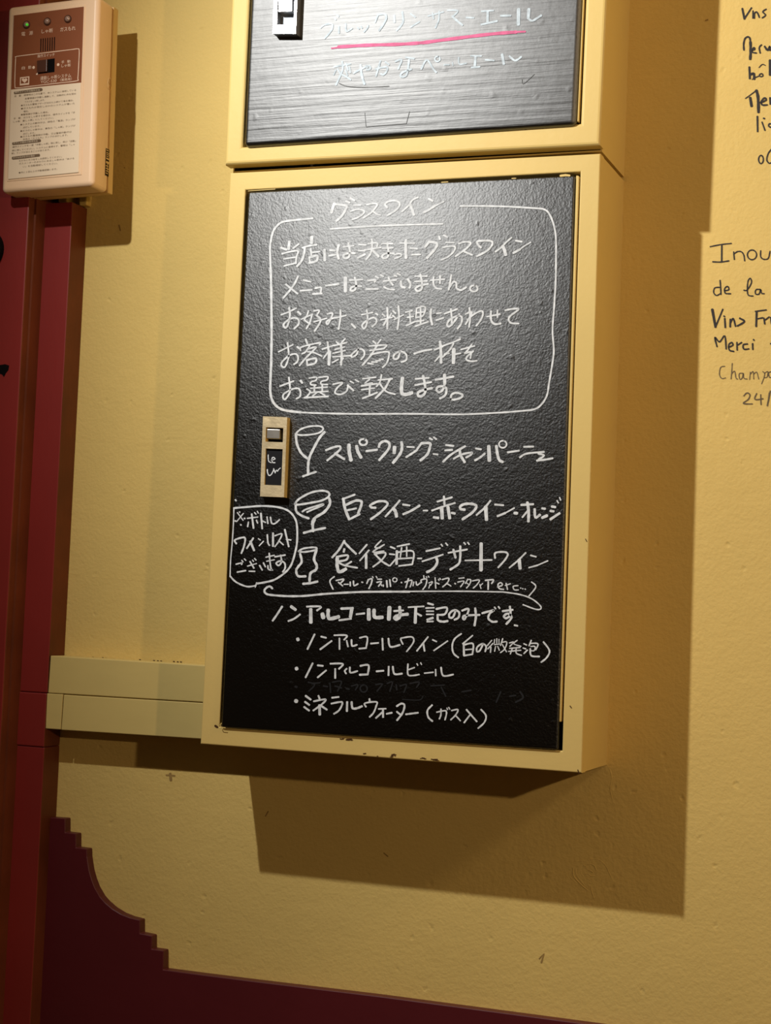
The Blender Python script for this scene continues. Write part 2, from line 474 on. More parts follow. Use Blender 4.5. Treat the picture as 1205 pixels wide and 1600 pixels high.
writing('handwriting', [(TB, '''11:110,140 200,122 292,112; 15:210,125 209,265; 12:132,270 200,272 270,262; 11:312,185 318,250; 11:312,205 345,182 380,185 400,215 407,262; 11:o470,210,40,42; 11:545,175 545,225 570,248 610,240 625,180'''),
                        (TB, '''12:195,430 200,500 202,550; 11:195,490 150,495 140,535 165,560 202,540; 12:232,520 270,510 260,482 235,500 240,540 285,545; 11:400,515 430,512 465,450 455,412 435,440 430,520 440,558 478,565; 11:540,508 505,510 500,545 530,548 545,508 552,540 575,545'''),
                        (TB, '''22:128,682 155,830; 14:155,832 218,680; 16:235,760 240,835; 14:228,738 234,742; 14:283,765 282,830; 14:285,795 308,758 328,825; 16:365,757 405,785 345,822; 18:510,700 506,825; 13:500,697 592,685; 12:512,762 562,752; 13:572,755 580,805; 12:582,772 618,745; 13:632,750 638,805'''),
                        (TB, '''13:168,1000 150,920 190,960 235,908 247,1020; 13:270,1005 305,988 295,965 270,985 275,1030 312,1042; 13:340,965 342,1030; 12:342,990 380,965; 13:430,978 395,985 400,1022 442,1020; 13:475,975 477,1025; 13:483,940 487,946; 14:632,975 642,985''')], 0.0, M_INK, wall, label='black pen note beginning with a long capital I')
writing('handwriting', [(TB, '''8:235,1170 200,1180 190,1240 210,1275 242,1270; 8:300,1145 296,1210 290,1280; 8:292,1240 320,1212 332,1270 345,1280; 8:390,1230 360,1235 365,1280 385,1272 395,1230 400,1272 428,1280; 7:455,1220 450,1285; 7:455,1240 480,1215 485,1280; 7:485,1240 510,1220 528,1280; 7:562,1215 580,1240 553,1322; 7:575,1232 605,1215 600,1262 575,1268; 8:645,1215 615,1225 620,1265 640,1262'''),
                        (TB, '''11:400,1425 425,1400 452,1415 438,1455 395,1490 472,1495; 11:510,1405 495,1455 565,1450; 11:545,1415 548,1500; 13:628,1385 602,1510; 8:618,1400 612,1450''')], 0.0, M_INK2, wall, label='faint grey pen note with a date')

# ------------------------------------------------------------------ cabinets
def frame_ring(name, outer, inner, yf, y_in, y_out, mat_, parent, bev=0.0014):
    """four-sided face frame: outer/inner are 4 pixel corners TL TR BR BL on the front plane"""
    O = pxquad(outer, yf); I = pxquad(inner, yf)
    bm = bmesh.new()
    of = [bm.verts.new(v) for v in O]; inf = [bm.verts.new(v) for v in I]
    ob = [bm.verts.new((v.x, y_out, v.z)) for v in O]; ib = [bm.verts.new((v.x, y_in, v.z)) for v in I]
    for i in range(4):
        j = (i + 1) % 4
        bm.faces.new((of[i], of[j], inf[j], inf[i]))
        bm.faces.new((of[j], of[i], ob[i], ob[j]))
        bm.faces.new((inf[i], inf[j], ib[j], ib[i]))
        bm.faces.new((ob[i], ib[i], ib[j], ob[j]))
    bmesh.ops.recalc_face_normals(bm, faces=bm.faces)
    es = [e for e in bm.edges if e.calc_face_angle(0) > 0.5 and all(abs(v.co.y - yf) < 1e-6 for v in e.verts)]
    bevel(bm, bev, 3, es)
    return link_bm(name, bm, mat_, parent), O

def case(name, O, y_f, t, mat_, parent):
    """open-fronted sheet case from the wall to the frame"""
    x0 = min(O[0].x, O[3].x) + 0.0006; x1 = max(O[1].x, O[2].x) - 0.0006
    za = O[3].z + 0.0006; zb = O[0].z - 0.0006
    bm = bmesh.new()
    cs = [(O[3].x + .0004, O[3].z + .0004), (O[2].x - .0004, O[2].z + .0004), (O[1].x - .0004, O[1].z - .0004), (O[0].x + .0004, O[0].z - .0004)]
    sg = [(1, 1), (-1, 1), (-1, -1), (1, -1)]
    of = [bm.verts.new((x, y_f, z)) for x, z in cs]; ob = [bm.verts.new((x, 0.0, z)) for x, z in cs]
    nf = [bm.verts.new((x + t * a, y_f, z + t * b)) for (x, z), (a, b) in zip(cs, sg)]
    nb = [bm.verts.new((x + t * a, -0.002, z + t * b)) for (x, z), (a, b) in zip(cs, sg)]
    for i in range(4):
        j = (i + 1) % 4
        bm.faces.new((of[i], of[j], ob[j], ob[i]))
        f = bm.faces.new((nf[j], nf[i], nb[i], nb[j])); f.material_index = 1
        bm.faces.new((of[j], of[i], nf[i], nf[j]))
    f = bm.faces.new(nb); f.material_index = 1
    return link_bm(name, bm, [mat_, M_DARK], parent)

def door_slab(name, px, yf, yb, mat_, parent, bev):
    O = pxquad(px, yf)
    bm = bmesh.new(); prism(bm, O, yb, yf)
    bmesh.ops.recalc_face_normals(bm, faces=bm.faces)
    es = [e for e in bm.edges if not all(abs(v.co.y - yb) < 1e-6 for v in e.verts)]
    bevel(bm, bev, 4, es)
    o = link_bm(name, bm, mat_, parent, True)
    return o

# ---- lower cabinet
YF = -DEPTH
YD = -(DEPTH + 0.0035)
low = thing('wine_menu_cabinet', 'cream wall cabinet whose whole black door carries the glass wine menu', 'cabinet', (0.21, 0.0, 0.0), None)
ring, O = frame_ring('frame', [(359.6, 270.2), (938.6, 239.8), (909.3, 1208), (313, 1162.5)],
                     [(383.5, 297), (907, 268.5), (878.5, 1173), (342.8, 1135.5)], YF, YF + 0.016, YF + 0.015, M_FRAME, low)
case('case', O, YF + 0.0148, 0.0015, M_FRAME, low)
door = door_slab('door', [(388, 300), (898.4, 273.8), (871.8, 1171.5), (345.5, 1136.5)], YD, YF + 0.012, M_BOARD, low, 0.0022)
bm = bmesh.new()
prism(bm, pxquad([(900.2, 274), (905.2, 275), (876.6, 1128), (873.2, 1128)], YF - 0.0012), YF + 0.01, YF - 0.0012)
bmesh.ops.recalc_face_normals(bm, faces=bm.faces); bevel(bm, 0.0006, 1)
link_bm('door_edge_strip', bm, M_FRAME, low)
# paint chips along the bottom of the frame
V, F = [], []
for i in range(26):
    u0 = random.choice((531, 545, 566, 590, 612, 652, 664, 678)) + random.uniform(-5, 5)
    low_row = u0 > 560
    f_ = (u0 - 313) / 596
    vv = (1162.5 + 45.5 * f_ - random.uniform(1.5, 7)) if low_row else (1138 + 37 * (u0 - 343) / 535 + random.uniform(2, 5))
    ribbon(V, F, random.uniform(0.8, 1.8), [(u0, vv), (u0 + random.uniform(1, 5), vv + random.uniform(-.6, .8))], YF)
for w, P in ((3.2, ((336.5, 1134), (339.5, 1136))), (2.2, ((345, 1133), (350, 1135))), (1.6, ((891, 1103), (893, 1106))), (1.2, ((915, 842), (917, 846))), (1.6, ((903, 1203), (905, 1208)))):
    ribbon(V, F, w, list(P), YF if P[0][0] < 900 else YF)
link('paint_chip', V, F, M_CHIP, low)
# small cream blobs of paint caught on the door edge
V, F = [], []
for w, P in ((3.2, ((876, 274.6), (884, 273.6), (890, 274.2))), (1.2, ((690, 284.8), (700, 284.2))), (1.3, ((800, 278.8), (806, 278.5))), (1.4, ((346, 1130), (344, 1133), (346, 1136.5), (352, 1137))),
             (0.9, ((388, 298.4), (430, 295.5)))):
    ribbon(V, F, w, list(P), YD, 0.0006)
link('paint_drip', V, F, M_FRAME, low)

t1 = (420, 300, 5.021); t2 = (640, 300, 5.021); t3 = (420, 460, 5.021); t4 = (640, 460, 5.021)
t5 = (400, 640, 5.021); t6 = (640, 640, 5.021); t7 = (350, 780, 5.021); t8 = (560, 820, 3.766)
t9 = (400, 900, 5.021); t10 = (440, 1040, 5.021); t11 = (620, 1060, 4.304); PX = (0, 0, 1.0)

writing('handwriting', [(t1, '''22:513,92 492,160; 18:515,95 562,100 610,110 600,145 572,190 532,226; 16:608,72 632,84; 16:642,48 672,66;
13:668,103 722,103; 13:645,150 700,135 748,148 740,172 700,200 655,216; 14:770,100 815,90 850,94 842,118 800,165 742,203; 13:812,148 845,172 878,182;
15:930,122 912,95 942,74 990,68 1025,85 1022,115 985,152 930,184; 14:1172,42 1130,62 1095,108 1046,154; 22:1112,98 1122,130 1138,178; 14:485,290 700,275 950,262 1365,250'''),
                        (t2, '''16:152,54 182,70; 17:112,160 150,142 200,108; 10:190,116 268,76''')], YD, M_MARK, door, label='underlined heading at the top of the menu')
writing('menu_border', [(PX, '''2.8:719.7,321.9 779.4,322.3 839,325.5 851,327.5 858,333.5 865,349.8 868.6,369.7 869,399.6 868.4,439.4 866,480 863.5,515.8 865.5,547.6 863,569.5 858,599.4 855,617 847,631 835,639.5 810,642.5 779.4,644.8 719.7,647.4 640,646.6 559,646.8 499.6,645.6 470,644.4;
3.8:470,644.4 445,641 433,635.3 425.5,625.3 422.5,611.4 423,589.5 424,559.6 424.5,520 424,459.3 423,419.5; 3.2:423,419.5 422,389.6 423.4,375.7 427,361.7 433,352.8 442,346.8 460,344 488.5,341.2''')],
        YD, M_MARK, door, label='rounded white line framing the first paragraph')
writing('handwriting', [(t1, '''24:162,392 156,445; 18:98,437 138,452; 14:235,408 192,442; 14:105,485 160,470 228,463 218,510 212,560; 13:118,525 205,512; 14:122,580 170,568 215,556;
26:338,354 337,398; 14:265,438 320,422 375,415; 18:282,438 278,480 258,540 222,583; 14:330,445 335,500; 12:335,475 400,468; 14:318,512 325,555; 18:325,512 380,500 375,540 320,556;
22:438,455 440,535; 16:482,457 518,460; 14:472,500 522,492; 20:548,418 537,470 548,522; 13:588,430 665,422; 17:625,402 637,460 630,508 600,520 585,502 612,482 675,480;
13:708,412 762,415; 13:705,460 755,462; 16:700,516 755,488; 14:752,455 880,435; 14:782,405 850,400 846,440; 15:810,372 810,440 795,490 765,528; 18:822,462 862,506;
13:890,405 972,405; 12:895,442 975,438; 16:930,402 940,480 930,512 900,520 890,502 920,482 982,482; 13:988,492 1020,484 1040,490 1035,505 990,521;
12:1030,400 1145,403; 22:1077,378 1075,440 1078,516; 13:1112,440 1165,446; 14:1125,492 1190,490'''),
                        (t2, '''18:155,388 122,432; 20:158,390 215,405 198,450 138,516; 16:232,350 240,370; 16:270,340 296,354; 12:285,395 350,397; 13:262,435 320,425 358,432 345,470 300,510 250,532;
15:388,405 430,392 480,398 450,440 362,504; 14:430,468 492,494; 16:560,435 542,418 530,390 580,382 640,385 650,410 610,460 530,503; 14:800,358 755,398 715,440 675,468; 24:732,425 745,455 755,492;
15:835,382 880,390; 17:815,478 868,450; 11:860,455 900,425 950,395''')], YD, M_MARK, door, w0=14)
writing('handwriting', [(t1, '''16:230,664 190,740 115,830; 15:135,725 185,765 226,798; 14:274,692 330,705; 14:248,775 338,768; 14:365,755 410,750 405,795; 14:345,800 417,796; 15:448,735 500,728 548,722;
28:602,676 602,776; 13:635,692 735,688; 16:675,672 687,730 675,768 645,775 645,752 680,738 725,740; 14:778,695 838,690 830,706; 14:765,762 857,760; 11:838,662 862,675; 11:875,650 900,662;
13:900,700 1002,690; 14:940,672 955,705 975,730; 14:903,745 940,762 985,765; 11:985,655 1005,662; 11:1010,640 1035,652; 18:1037,702 1042,740 1068,750; 18:1092,685 1112,720 1105,750'''),
                        (t2, '''13:45,662 138,660; 13:42,702 138,698; 16:85,648 97,700 95,760 62,778 47,756 80,735 145,722; 12:165,692 275,685; 15:240,660 240,715; 14:190,668 188,720 210,755 252,760;
15:328,652 320,700 308,765; 15:312,750 345,705 368,715 370,755 405,770 445,747; 15:o505,757,30,24''')], YD, M_MARK, door)
writing('handwriting', [(t3, '''13:98,160 150,140 216,108; 15:160,105 166,170 150,240 130,262 115,240 138,212 190,185 230,195 235,232 200,268; 17:230,137 250,156;
13:312,130 298,170 282,200 325,232; 12:255,195 345,155; 13:340,155 325,215 296,268; 13:355,130 397,126 375,165; 15:375,165 405,192 398,230 360,287; 12:355,215 455,188;
14:460,155 500,148 485,195 462,235 455,212 500,188 545,180 605,165; 15:562,125 562,190 548,272; 15:650,232 680,262; 12:730,160 815,142; 14:768,124 776,180 765,245 745,268 733,240 770,205 820,182 845,198 840,228 812,252; 13:840,150 854,160;
13:892,155 912,172; 13:962,150 948,178; 12:880,200 968,180; 16:930,105 933,180 930,268; 14:928,195 900,242; 13:975,130 995,148; 13:972,165 992,182; 12:985,198 1058,160; 15:1018,92 1022,180 1010,272;
13:1075,140 1125,128; 12:1088,180 1135,172; 13:1080,245 1150,212; 13:1106,135 1112,222'''),
                        (t4, '''12:55,118 50,185; 13:55,110 100,95 125,105 115,150 98,172 55,182; 12:52,145 110,138; 14:87,110 87,235; 12:48,212 112,205; 14:45,250 145,215;
18:170,118 165,170 178,236; 14:215,150 248,145; 15:212,202 265,184; 13:275,152 375,115; 15:325,115 330,170 332,240; 15:390,155 350,215 312,252 295,235 320,195 380,168 412,182 405,230 377,268;
15:470,107 476,180 468,255; 13:438,155 490,140 440,235; 14:455,200 500,160 560,130 577,150 560,200 525,245; 13:608,175 710,155; 13:690,124 690,180; 16:640,132 640,200 668,233 715,228; 15:752,125 800,115 852,112 845,128 790,170 778,200 800,225 855,228''')], YD, M_MARK, door)
writing('handwriting', [(t3, '''13:78,450 190,395; 14:148,380 155,440 155,500 128,568 100,560 105,530 160,480 210,467 230,490 225,527 198,548; 16:225,412 240,425;
14:290,352 302,385; 13:250,440 250,418 300,400 400,380 400,395; 13:320,405 290,450 262,465; 14:300,432 370,412 345,445 290,500 242,558; 12:305,450 350,455 418,485; 15:298,515 302,552; 16:300,515 370,502 362,540 305,555;
12:420,430 510,400; 15:462,375 470,460 468,550; 13:475,440 430,500; 18:482,450 474,552; 12:530,372 550,390; 12:600,348 572,378; 12:515,402 612,378; 11:520,432 595,412; 12:505,462 600,440; 18:565,388 573,470 568,552; 13:505,490 650,480; 12:545,510 500,535; 12:585,500 562,535;
14:705,425 690,470 655,492 650,475 680,445 720,428 748,445 748,480 725,510; 14:820,367 840,385; 12:880,354 855,385; 13:790,405 920,398 905,422; 15:850,400 800,480 737,553; 13:795,440 905,425; 14:800,472 880,455 940,452 942,490 925,540 895,572;
13:778,540 820,547; 13:810,530 850,532; 12:840,520 875,520; 12:868,508 898,510; 15:1030,450 1015,500 985,507 980,482 1010,455 1050,450 1080,475 1078,515 1042,530'''),
                        (t4, '''16:38,465 100,445 172,432; 13:195,435 260,410; 22:240,372 246,440 248,535; 13:240,480 200,525; 13:275,468 310,462; 13:260,405 330,380 398,352; 14:345,385 320,430 262,490; 28:348,432 345,535; 13:355,470 400,462;
13:405,432 510,405; 13:487,395 455,440 432,465 480,452 478,500; 14:500,445 450,490 450,515 490,525 528,520''')], YD, M_MARK, door)
writing('handwriting', [(t3, '''13:88,720 195,680; 14:158,652 166,720 165,770 130,822 112,810 120,780 180,745 230,737 248,762 245,800 217,818; 18:250,677 262,693;
12:318,657 375,650 370,675 335,685 330,707 370,712; 12:392,652 462,645 455,672 415,682 412,704 462,707; 12:330,737 460,727; 13:360,715 357,762; 13:420,715 420,762; 13:330,770 465,760; 12:375,772 345,797; 12:405,772 440,790; 13:300,742 325,762 310,790 285,812; 15:280,810 370,805 465,800;
14:505,705 580,692 540,730 520,770 560,785 610,760 622,712; 15:620,715 665,753; 12:640,682 665,695; 12:680,670 705,685; 12:738,662 840,650; 12:790,668 755,700 812,695; 14:728,718 850,700; 15:795,700 790,790; 12:730,748 830,735; 14:738,815 790,795 850,770;
13:885,632 872,690 845,722; 13:860,672 970,662; 17:950,667 910,740 840,812; 14:872,700 920,760 990,783; 28:1050,658 1042,720 1046,775 1078,785 1122,772'''),
                        (t4, '''16:48,663 150,655; 16:45,712 170,688; 20:107,640 120,700 124,765 98,798 70,796 68,770 105,752 175,735; 16:205,670 345,645; 24:275,632 277,700; 18:277,690 265,742 235,768 212,750 225,725 265,722 290,742 280,790 240,816; 17:322,822 332,785 370,772 416,788 400,812 350,826 322,822''')],
        YD, M_MARK, door)
writing('wine_glass_drawing', [(t5, '''14:310,192 350,155 420,132 500,130 528,150 500,180 430,196 350,200 310,190; 19:314,195 322,270 355,340 403,383; 20:538,177 500,220 455,300 422,370 410,430 410,495; 17:370,523 420,505 470,489''')], YD, M_MARK, door, label='tall glass drawn beside the sparkling line')
writing('handwriting', [(t5, '''17:550,318 610,295 655,288 662,310 620,350 560,398; 20:622,345 692,388; 28:730,278 732,330 746,396; 25:790,288 800,330 824,374; 16:o842,255,30,24; 17:868,325 950,315; 20:965,292 975,265 1010,247 1045,262 1040,310 968,395; 28:1088,295 1085,338; 22:1142,257 1146,300 1130,350 1077,416'''),
                        (t6, '''14:-18,292 35,295; 17:-25,372 10,350 58,318; 16:95,262 62,308; 20:97,264 160,264 160,295 140,350 87,398; 15:158,225 178,235; 15:192,218 210,232; 15:190,348 220,352;
16:287,278 345,285; 15:280,320 335,316; 17:265,408 330,350 436,288; 16:347,385 410,352 488,337 478,357 445,375; 20:394,317 402,360 433,412; 16:522,305 560,312; 17:515,398 555,375 590,345;
28:622,290 627,398; 22:682,287 690,350 705,395 730,410; 13:o732,272,30,28; 16:772,335 858,322; 16:900,292 970,290; 15:867,374 920,345 1055,332; 16:1012,345 1055,360 1015,390; 16:1000,400 1060,393 1122,382''')], YD, M_MARK, door)
writing('wine_glass_drawing', [(t5, '''16:305,740 340,700 430,652 520,636 572,652 568,685 510,715 420,733 330,746 305,735; 18:312,755 318,800 360,833 413,853; 21:575,697 580,740 540,800 472,843 448,870 442,900; 14:365,800 400,780 525,742 510,757 430,790 402,804'''),
                               (t7, '''20:712,160 697,200 700,250; 18:627,264 700,245 793,226''')], YD, M_MARK, door, label='round glass drawn beside the wine line')
writing('handwriting', [(t5, '''15:775,667 682,702; 22:685,700 700,780 732,860; 20:700,752 780,715 828,722 820,770 802,812; 16:717,790 785,775; 18:732,862 812,820; 18:938,770 905,767 900,748 960,720 1018,722 1030,750 970,810 902,860; 16:1128,714 1080,770 1017,838; 26:1077,775 1095,800 1103,836'''),
                        (t6, '''16:-50,745 0,752; 18:-48,820 10,795 78,754; 14:110,792 140,792; 15:220,722 333,688; 16:270,682 275,745; 15:177,792 260,762 356,733; 28:252,770 257,850; 26:302,768 315,850; 20:192,845 225,850; 18:332,810 355,815;
20:432,785 402,780 400,757 440,740 500,742 525,762 490,810 417,860; 16:635,715 590,770 527,826; 28:598,765 604,862; 16:672,745 735,750; 18:692,835 750,812; 12:740,818 822,772; 22:825,812 843,813;
17:877,748 970,742; 22:925,730 935,800 933,876; 16:930,792 887,843; 20:982,782 988,845 1023,826; 18:1042,775 1063,778; 22:1042,848 1078,832; 18:1117,760 1143,765; 18:1107,795 1130,798; 20:1107,860 1176,814; 11:1158,715 1168,732; 11:1178,690 1186,710''')], YD, M_MARK, door)
writing('note_border', [(t7, '''15:78,70 180,61 300,53 420,62 500,88 548,135 572,200 574,330 558,420 528,515 480,575 400,630 320,652 258,662; 9:78,70 74,200 64,350 52,480 48,605; 13:48,603 95,650 180,685 250,678; 9:256,655 246,690''')], YD, M_MARK, door, label='thin white line around the small side note')
writing('handwriting', [(t7, '''9:105,105 150,165; 9:152,112 100,175; 13:88,170 92,172; 12:160,150 164,152; 11:122,100 124,102; 12:132,200 134,203; 11:185,150 265,140; 15:218,118 232,226; 11:192,180 186,215; 11:255,165 264,187; 9:240,105 252,118; 9:262,95 270,110; 15:290,112 300,230; 11:300,170 326,182; 12:338,140 345,190; 12:365,142 375,188 402,190 435,161'''),
                        (t7, '''14:97,348 86,320 148,300 167,312 157,370 137,423; 13:230,305 180,385; 18:208,332 236,400; 10:270,310 285,320; 10:277,365 310,330; 12:340,280 345,340 357,362; 15:385,267 385,368; 11:400,287 455,272 430,330 400,372; 11:430,325 465,357; 15:478,240 508,370; 11:490,315 525,320'''),
                        (t7, '''11:95,510 140,500 138,512; 12:105,572 170,560; 9:140,480 150,492; 9:160,468 172,480; 10:185,525 255,505; 13:205,490 235,540; 11:198,565 242,566; 9:225,478 232,488; 9:240,465 252,478; 12:280,520 300,555; 12:310,500 325,530; 11:330,455 395,440; 10:335,487 395,475; 12:355,425 368,540 385,555 350,550 345,522; 12:400,452 480,438; 13:445,440 452,490 430,520 410,502 440,485 475,500 480,540 462,570; 13:90,5 95,12''')],
        YD, M_MARK, door, label='small side note in a thin pen')
writing('wine_glass_drawing', [(t7, '''14:585,410 620,388 690,378 728,383 712,400 640,413 588,412; 18:598,430 610,490 582,530 567,560 582,603 640,605; 20:725,402 707,470 728,520 720,555 680,580 672,640; 18:622,664 680,658 733,646''')], YD, M_MARK, door, label='small curved glass drawn beside the dessert wine line')
writing('handwriting', [(t7, '''17:945,327 900,400 850,456; 17:945,337 990,385 1036,428; 17:945,392 940,412; 16:895,450 970,440 960,475 900,488; 26:890,455 888,520 905,570 955,548; 14:905,500 950,520 1045,538; 13:1000,490 952,520'''),
                        (t8, '''10:50,117 6,168; 10:62,150 10,210; 16:46,178 46,253; 9:135,92 98,132 128,135; 9:152,117 85,160 150,155; 10:95,172 160,165 140,205 87,247; 11:100,175 140,215 180,240; 10:190,130 215,140; 10:185,172 212,175; 10:187,240 230,190; 10:230,127 300,113; 14:227,155 225,230; 10:230,162 322,156 318,232; 9:255,135 247,190; 9:285,130 285,185; 10:235,200 315,195; 10:240,242 315,233;
9:350,198 372,198; 10:400,155 480,138; 10:377,215 440,195 498,175; 15:457,190 465,220 442,258 405,278; 9:488,115 495,125; 9:515,108 525,120; 10:530,165 640,145; 13:560,147 572,193; 13:600,127 600,190 590,230 542,263; 9:622,105 630,115; 9:645,105 652,115; 10:630,210 785,207; 20:723,112 722,266;
11:805,195 807,165 860,160 880,174 860,210 824,250; 10:985,165 940,210 890,252; 20:947,208 952,255; 10:1015,180 1045,188; 10:1005,252 1055,238; 8:1045,242 1115,212''')], YD, M_MARK, door)
writing('handwriting', [(t9, '''11:615,5 580,40 605,103; 11:630,35 690,25 665,55; 11:648,50 680,77; 10:692,65 725,65; 12:740,48 740,77; 12:765,40 770,75 800,62; 11:830,48 838,50; 11:882,30 870,58; 12:880,30 910,22 905,60 887,97; 9:915,5 920,14; 9:943,3 950,14; 10:955,25 985,25; 11:950,50 985,45 962,80; 9:985,68 988,77; 9:1000,70 1000,82; 14:1026,38 1030,85; 13:1050,30 1056,80; 9:o1090,30,17,16; 11:1140,50 1144,52'''),
                        (t8, '''8:275,337 315,327 305,365; 8:295,317 280,370; 8:327,337 322,358; 8:340,335 345,355 365,342; 8:385,300 387,315; 8:372,340 370,325 402,320 397,355 380,380; 6:400,305 404,312; 6:412,302 416,309; 6:415,342 437,335 425,357; 6:422,350 415,372; 8:452,312 456,373; 7:456,340 475,348; 6:472,320 475,327; 6:480,315 484,322; 8:495,322 532,314 525,340 497,365; 7:520,345 545,360; 8:568,345 572,347; 7:592,315 622,312; 7:585,337 622,332 602,365;
7:645,320 630,345; 7:642,322 662,324 655,350 637,372; 6:637,342 652,352; 7:672,330 712,325 700,350 677,372; 6:715,350 722,375; 6:732,345 716,360; 9:748,327 795,324 785,345; 9:765,335 764,380; 8:820,365 848,355 838,340 822,352 830,375 855,380; 8:870,345 878,380; 7:865,357 895,347; 7:940,358 912,362 918,382 942,383; 7:955,372 957,373; 7:967,376 969,377; 7:981,378 984,379; 8:1020,337 1045,365 1005,418''')], YD, M_MARK, door, label='small bracketed line under the dessert wines')
writing('brace_line', [(t9, '''16:128,97 110,82 85,90 66,115 82,140 130,150 250,158 380,156 550,140 800,126 1000,123 1205,123'''), (t8, '''8:298,392 600,391 850,395; 8:850,395 950,410 1020,435 1070,475 1072,496 1040,496 970,470''')], YD, M_MARK, door, label='long hooked line above the alcohol free list')
writing('handwriting', [(t9, '''16:205,240 170,295 132,350; 22:277,240 310,264; 15:255,353 300,335 345,302; 15:400,240 508,240 480,270; 28:430,264 431,362; 32:522,300 528,325; 28:567,268 567,318 585,335 648,320; 18:670,256 760,252; 26:752,260 742,318; 16:655,347 745,335; 16:790,300 850,293; 30:885,265 886,338; 28:927,268 932,322 990,324; 30:1048,248 1043,338; 15:1085,275 1155,270; 24:1128,245 1130,315 1102,340 1088,325 1120,308 1190,300'''),
                        (t8, '''10:295,485 385,480; 18:338,490 335,575; 11:345,522 370,535; 11:410,462 440,470; 9:398,490 445,488; 9:402,508 442,508; 9:402,527 442,527; 14:407,558 438,548; 9:405,570 440,568; 12:460,495 520,487 510,525 468,530; 13:467,530 470,562 500,570 525,566; 12:572,507 557,543 537,545 537,522 565,502 593,515 590,545 567,558; 12:612,505 648,494 640,530 622,558 618,537 660,532 713,530; 13:688,492 692,540 684,592;
12:730,520 798,502 775,520 765,550 788,570 815,569; 9:802,485 808,494; 9:825,482 832,492; 12:850,508 908,500; 13:892,482 895,530 870,550 857,537 880,522 902,545 872,583; 11:920,591 936,594''')], YD, M_MARK, door, label='bold heading of the alcohol free list')
writing('handwriting', [(t9, '''26:328,494 330,500; 14:460,458 405,573; 13:512,475 550,485; 14:505,575 593,510; 13:615,465 713,466 692,500; 14:655,490 656,573; 13:712,508 722,553; 14:750,502 755,548 792,540; 13:815,485 873,480 865,562; 13:810,570 865,565; 13:902,530 960,525; 15:992,492 996,578; 15:1040,492 1055,555 1128,541'''),
                        (t8, '''9:262,702 250,675 258,666 315,660 325,690 285,745; 9:410,660 345,742; 10:382,695 390,742; 9:438,677 460,687; 9:445,740 525,684; 10:605,642 568,670 553,710 560,755 588,780; 9:672,652 615,700; 11:620,697 622,768; 10:627,705 675,700 672,760; 8:632,735 668,732; 10:622,770 670,762; 10:735,700 715,740 698,745 700,720 730,700 752,715 747,745;
7:785,680 760,710; 7:792,698 762,730; 8:780,720 778,750; 6:802,675 800,697; 6:815,670 815,697; 6:828,674 828,697; 6:800,705 832,702; 6:808,715 802,745; 6:820,715 830,738; 7:850,670 837,710; 7:845,692 874,690 862,730 837,752; 7:848,705 872,747; 7:890,695 915,690 892,715; 7:935,680 915,700 957,715; 7:890,727 952,722; 7:885,745 957,738; 7:907,725 895,760; 8:930,722 930,755 960,768; 8:975,700 990,707; 8:970,725 985,730; 8:975,757 995,737; 8:1018,680 1005,712; 8:1012,698 1057,700 1045,735; 7:1015,716 1040,716 1035,740 1014,740; 10:1012,730 1018,770 1065,775; 10:1090,690 1125,740 1110,780 1077,808''')], YD, M_MARK, door)
writing('handwriting', [(t9, '''27:318,724 320,729; 14:445,685 390,795; 14:485,701 525,705; 14:485,795 550,741; 14:585,688 682,689 652,728; 15:622,730 622,800; 13:712,727 697,745 707,765; 14:737,717 742,758 795,746; 15:820,705 883,700 878,768; 16:815,775 877,772; 15:947,748 1000,743; 15:1042,712 1040,778; 15:1074,712 1087,768 1145,766'''),
                        (t8, '''9:292,820 292,880 320,887 358,881; 8:297,852 330,840; 7:345,818 350,827; 7:367,812 372,822; 9:390,873 440,868; 9:455,852 456,888; 10:487,840 500,888 558,881''')], YD, M_MARK, door)
writing('handwriting', [(t10, '''30:112,277 117,279; 16:190,238 228,266; 16:185,285 217,308; 16:178,325 215,352; 15:290,238 298,258; 14:254,280 345,265 320,300 250,352; 20:298,312 300,383; 15:317,320 355,345; 14:397,252 448,246; 14:392,298 465,285 477,300 452,350 412,378; 17:515,287 513,356; 17:550,287 557,333 590,335 630,319; 14:690,262 692,282; 13:662,322 655,295 745,285 742,320 722,370 692,402; 12:762,340 818,338; 16:796,342 797,403; 15:795,362 742,410; 14:825,378 865,370; 15:905,318 940,298 965,312 950,370 907,428; 13:905,362 930,382; 14:977,382 1030,375 1070,370'''),
                        (t11, '''12:238,180 207,215 212,260 240,287; 10:270,227 325,217 335,235 325,278; 10:298,207 297,245 287,272; 8:338,200 342,210; 8:350,195 357,207; 10:370,216 412,210 397,245 364,278; 10:397,250 428,284; 12:470,211 538,289; 11:497,240 454,297; 11:568,210 600,250 590,295 548,335''')], YD, M_MARK, door)
writing('wiped_writing', [(t10, '''16:108,165 120,168; 12:210,130 260,150 215,200; 12:240,140 300,135; 14:330,160 360,165; 12:380,140 385,210; 12:400,130 470,125 440,200; 12:420,160 470,175; 14:510,180 530,185; 12:550,160 600,150 580,190; 12:o645,180,28,28; 12:740,150 790,145 750,200; 12:830,140 870,130 850,200; 12:900,150 905,190; 12:930,160 980,150 960,210; 12:1010,140 1080,130 1060,170; 8:950,265 1080,270 1110,240'''),
                          (t11, '''10:230,50 320,45; 10:300,60 330,120; 10:440,90 500,80; 10:700,90 670,160; 10:760,120 800,115; 12:830,90 850,130 800,160''')], YD, M_FAINT, door, label='faint ghost of a wiped out line')

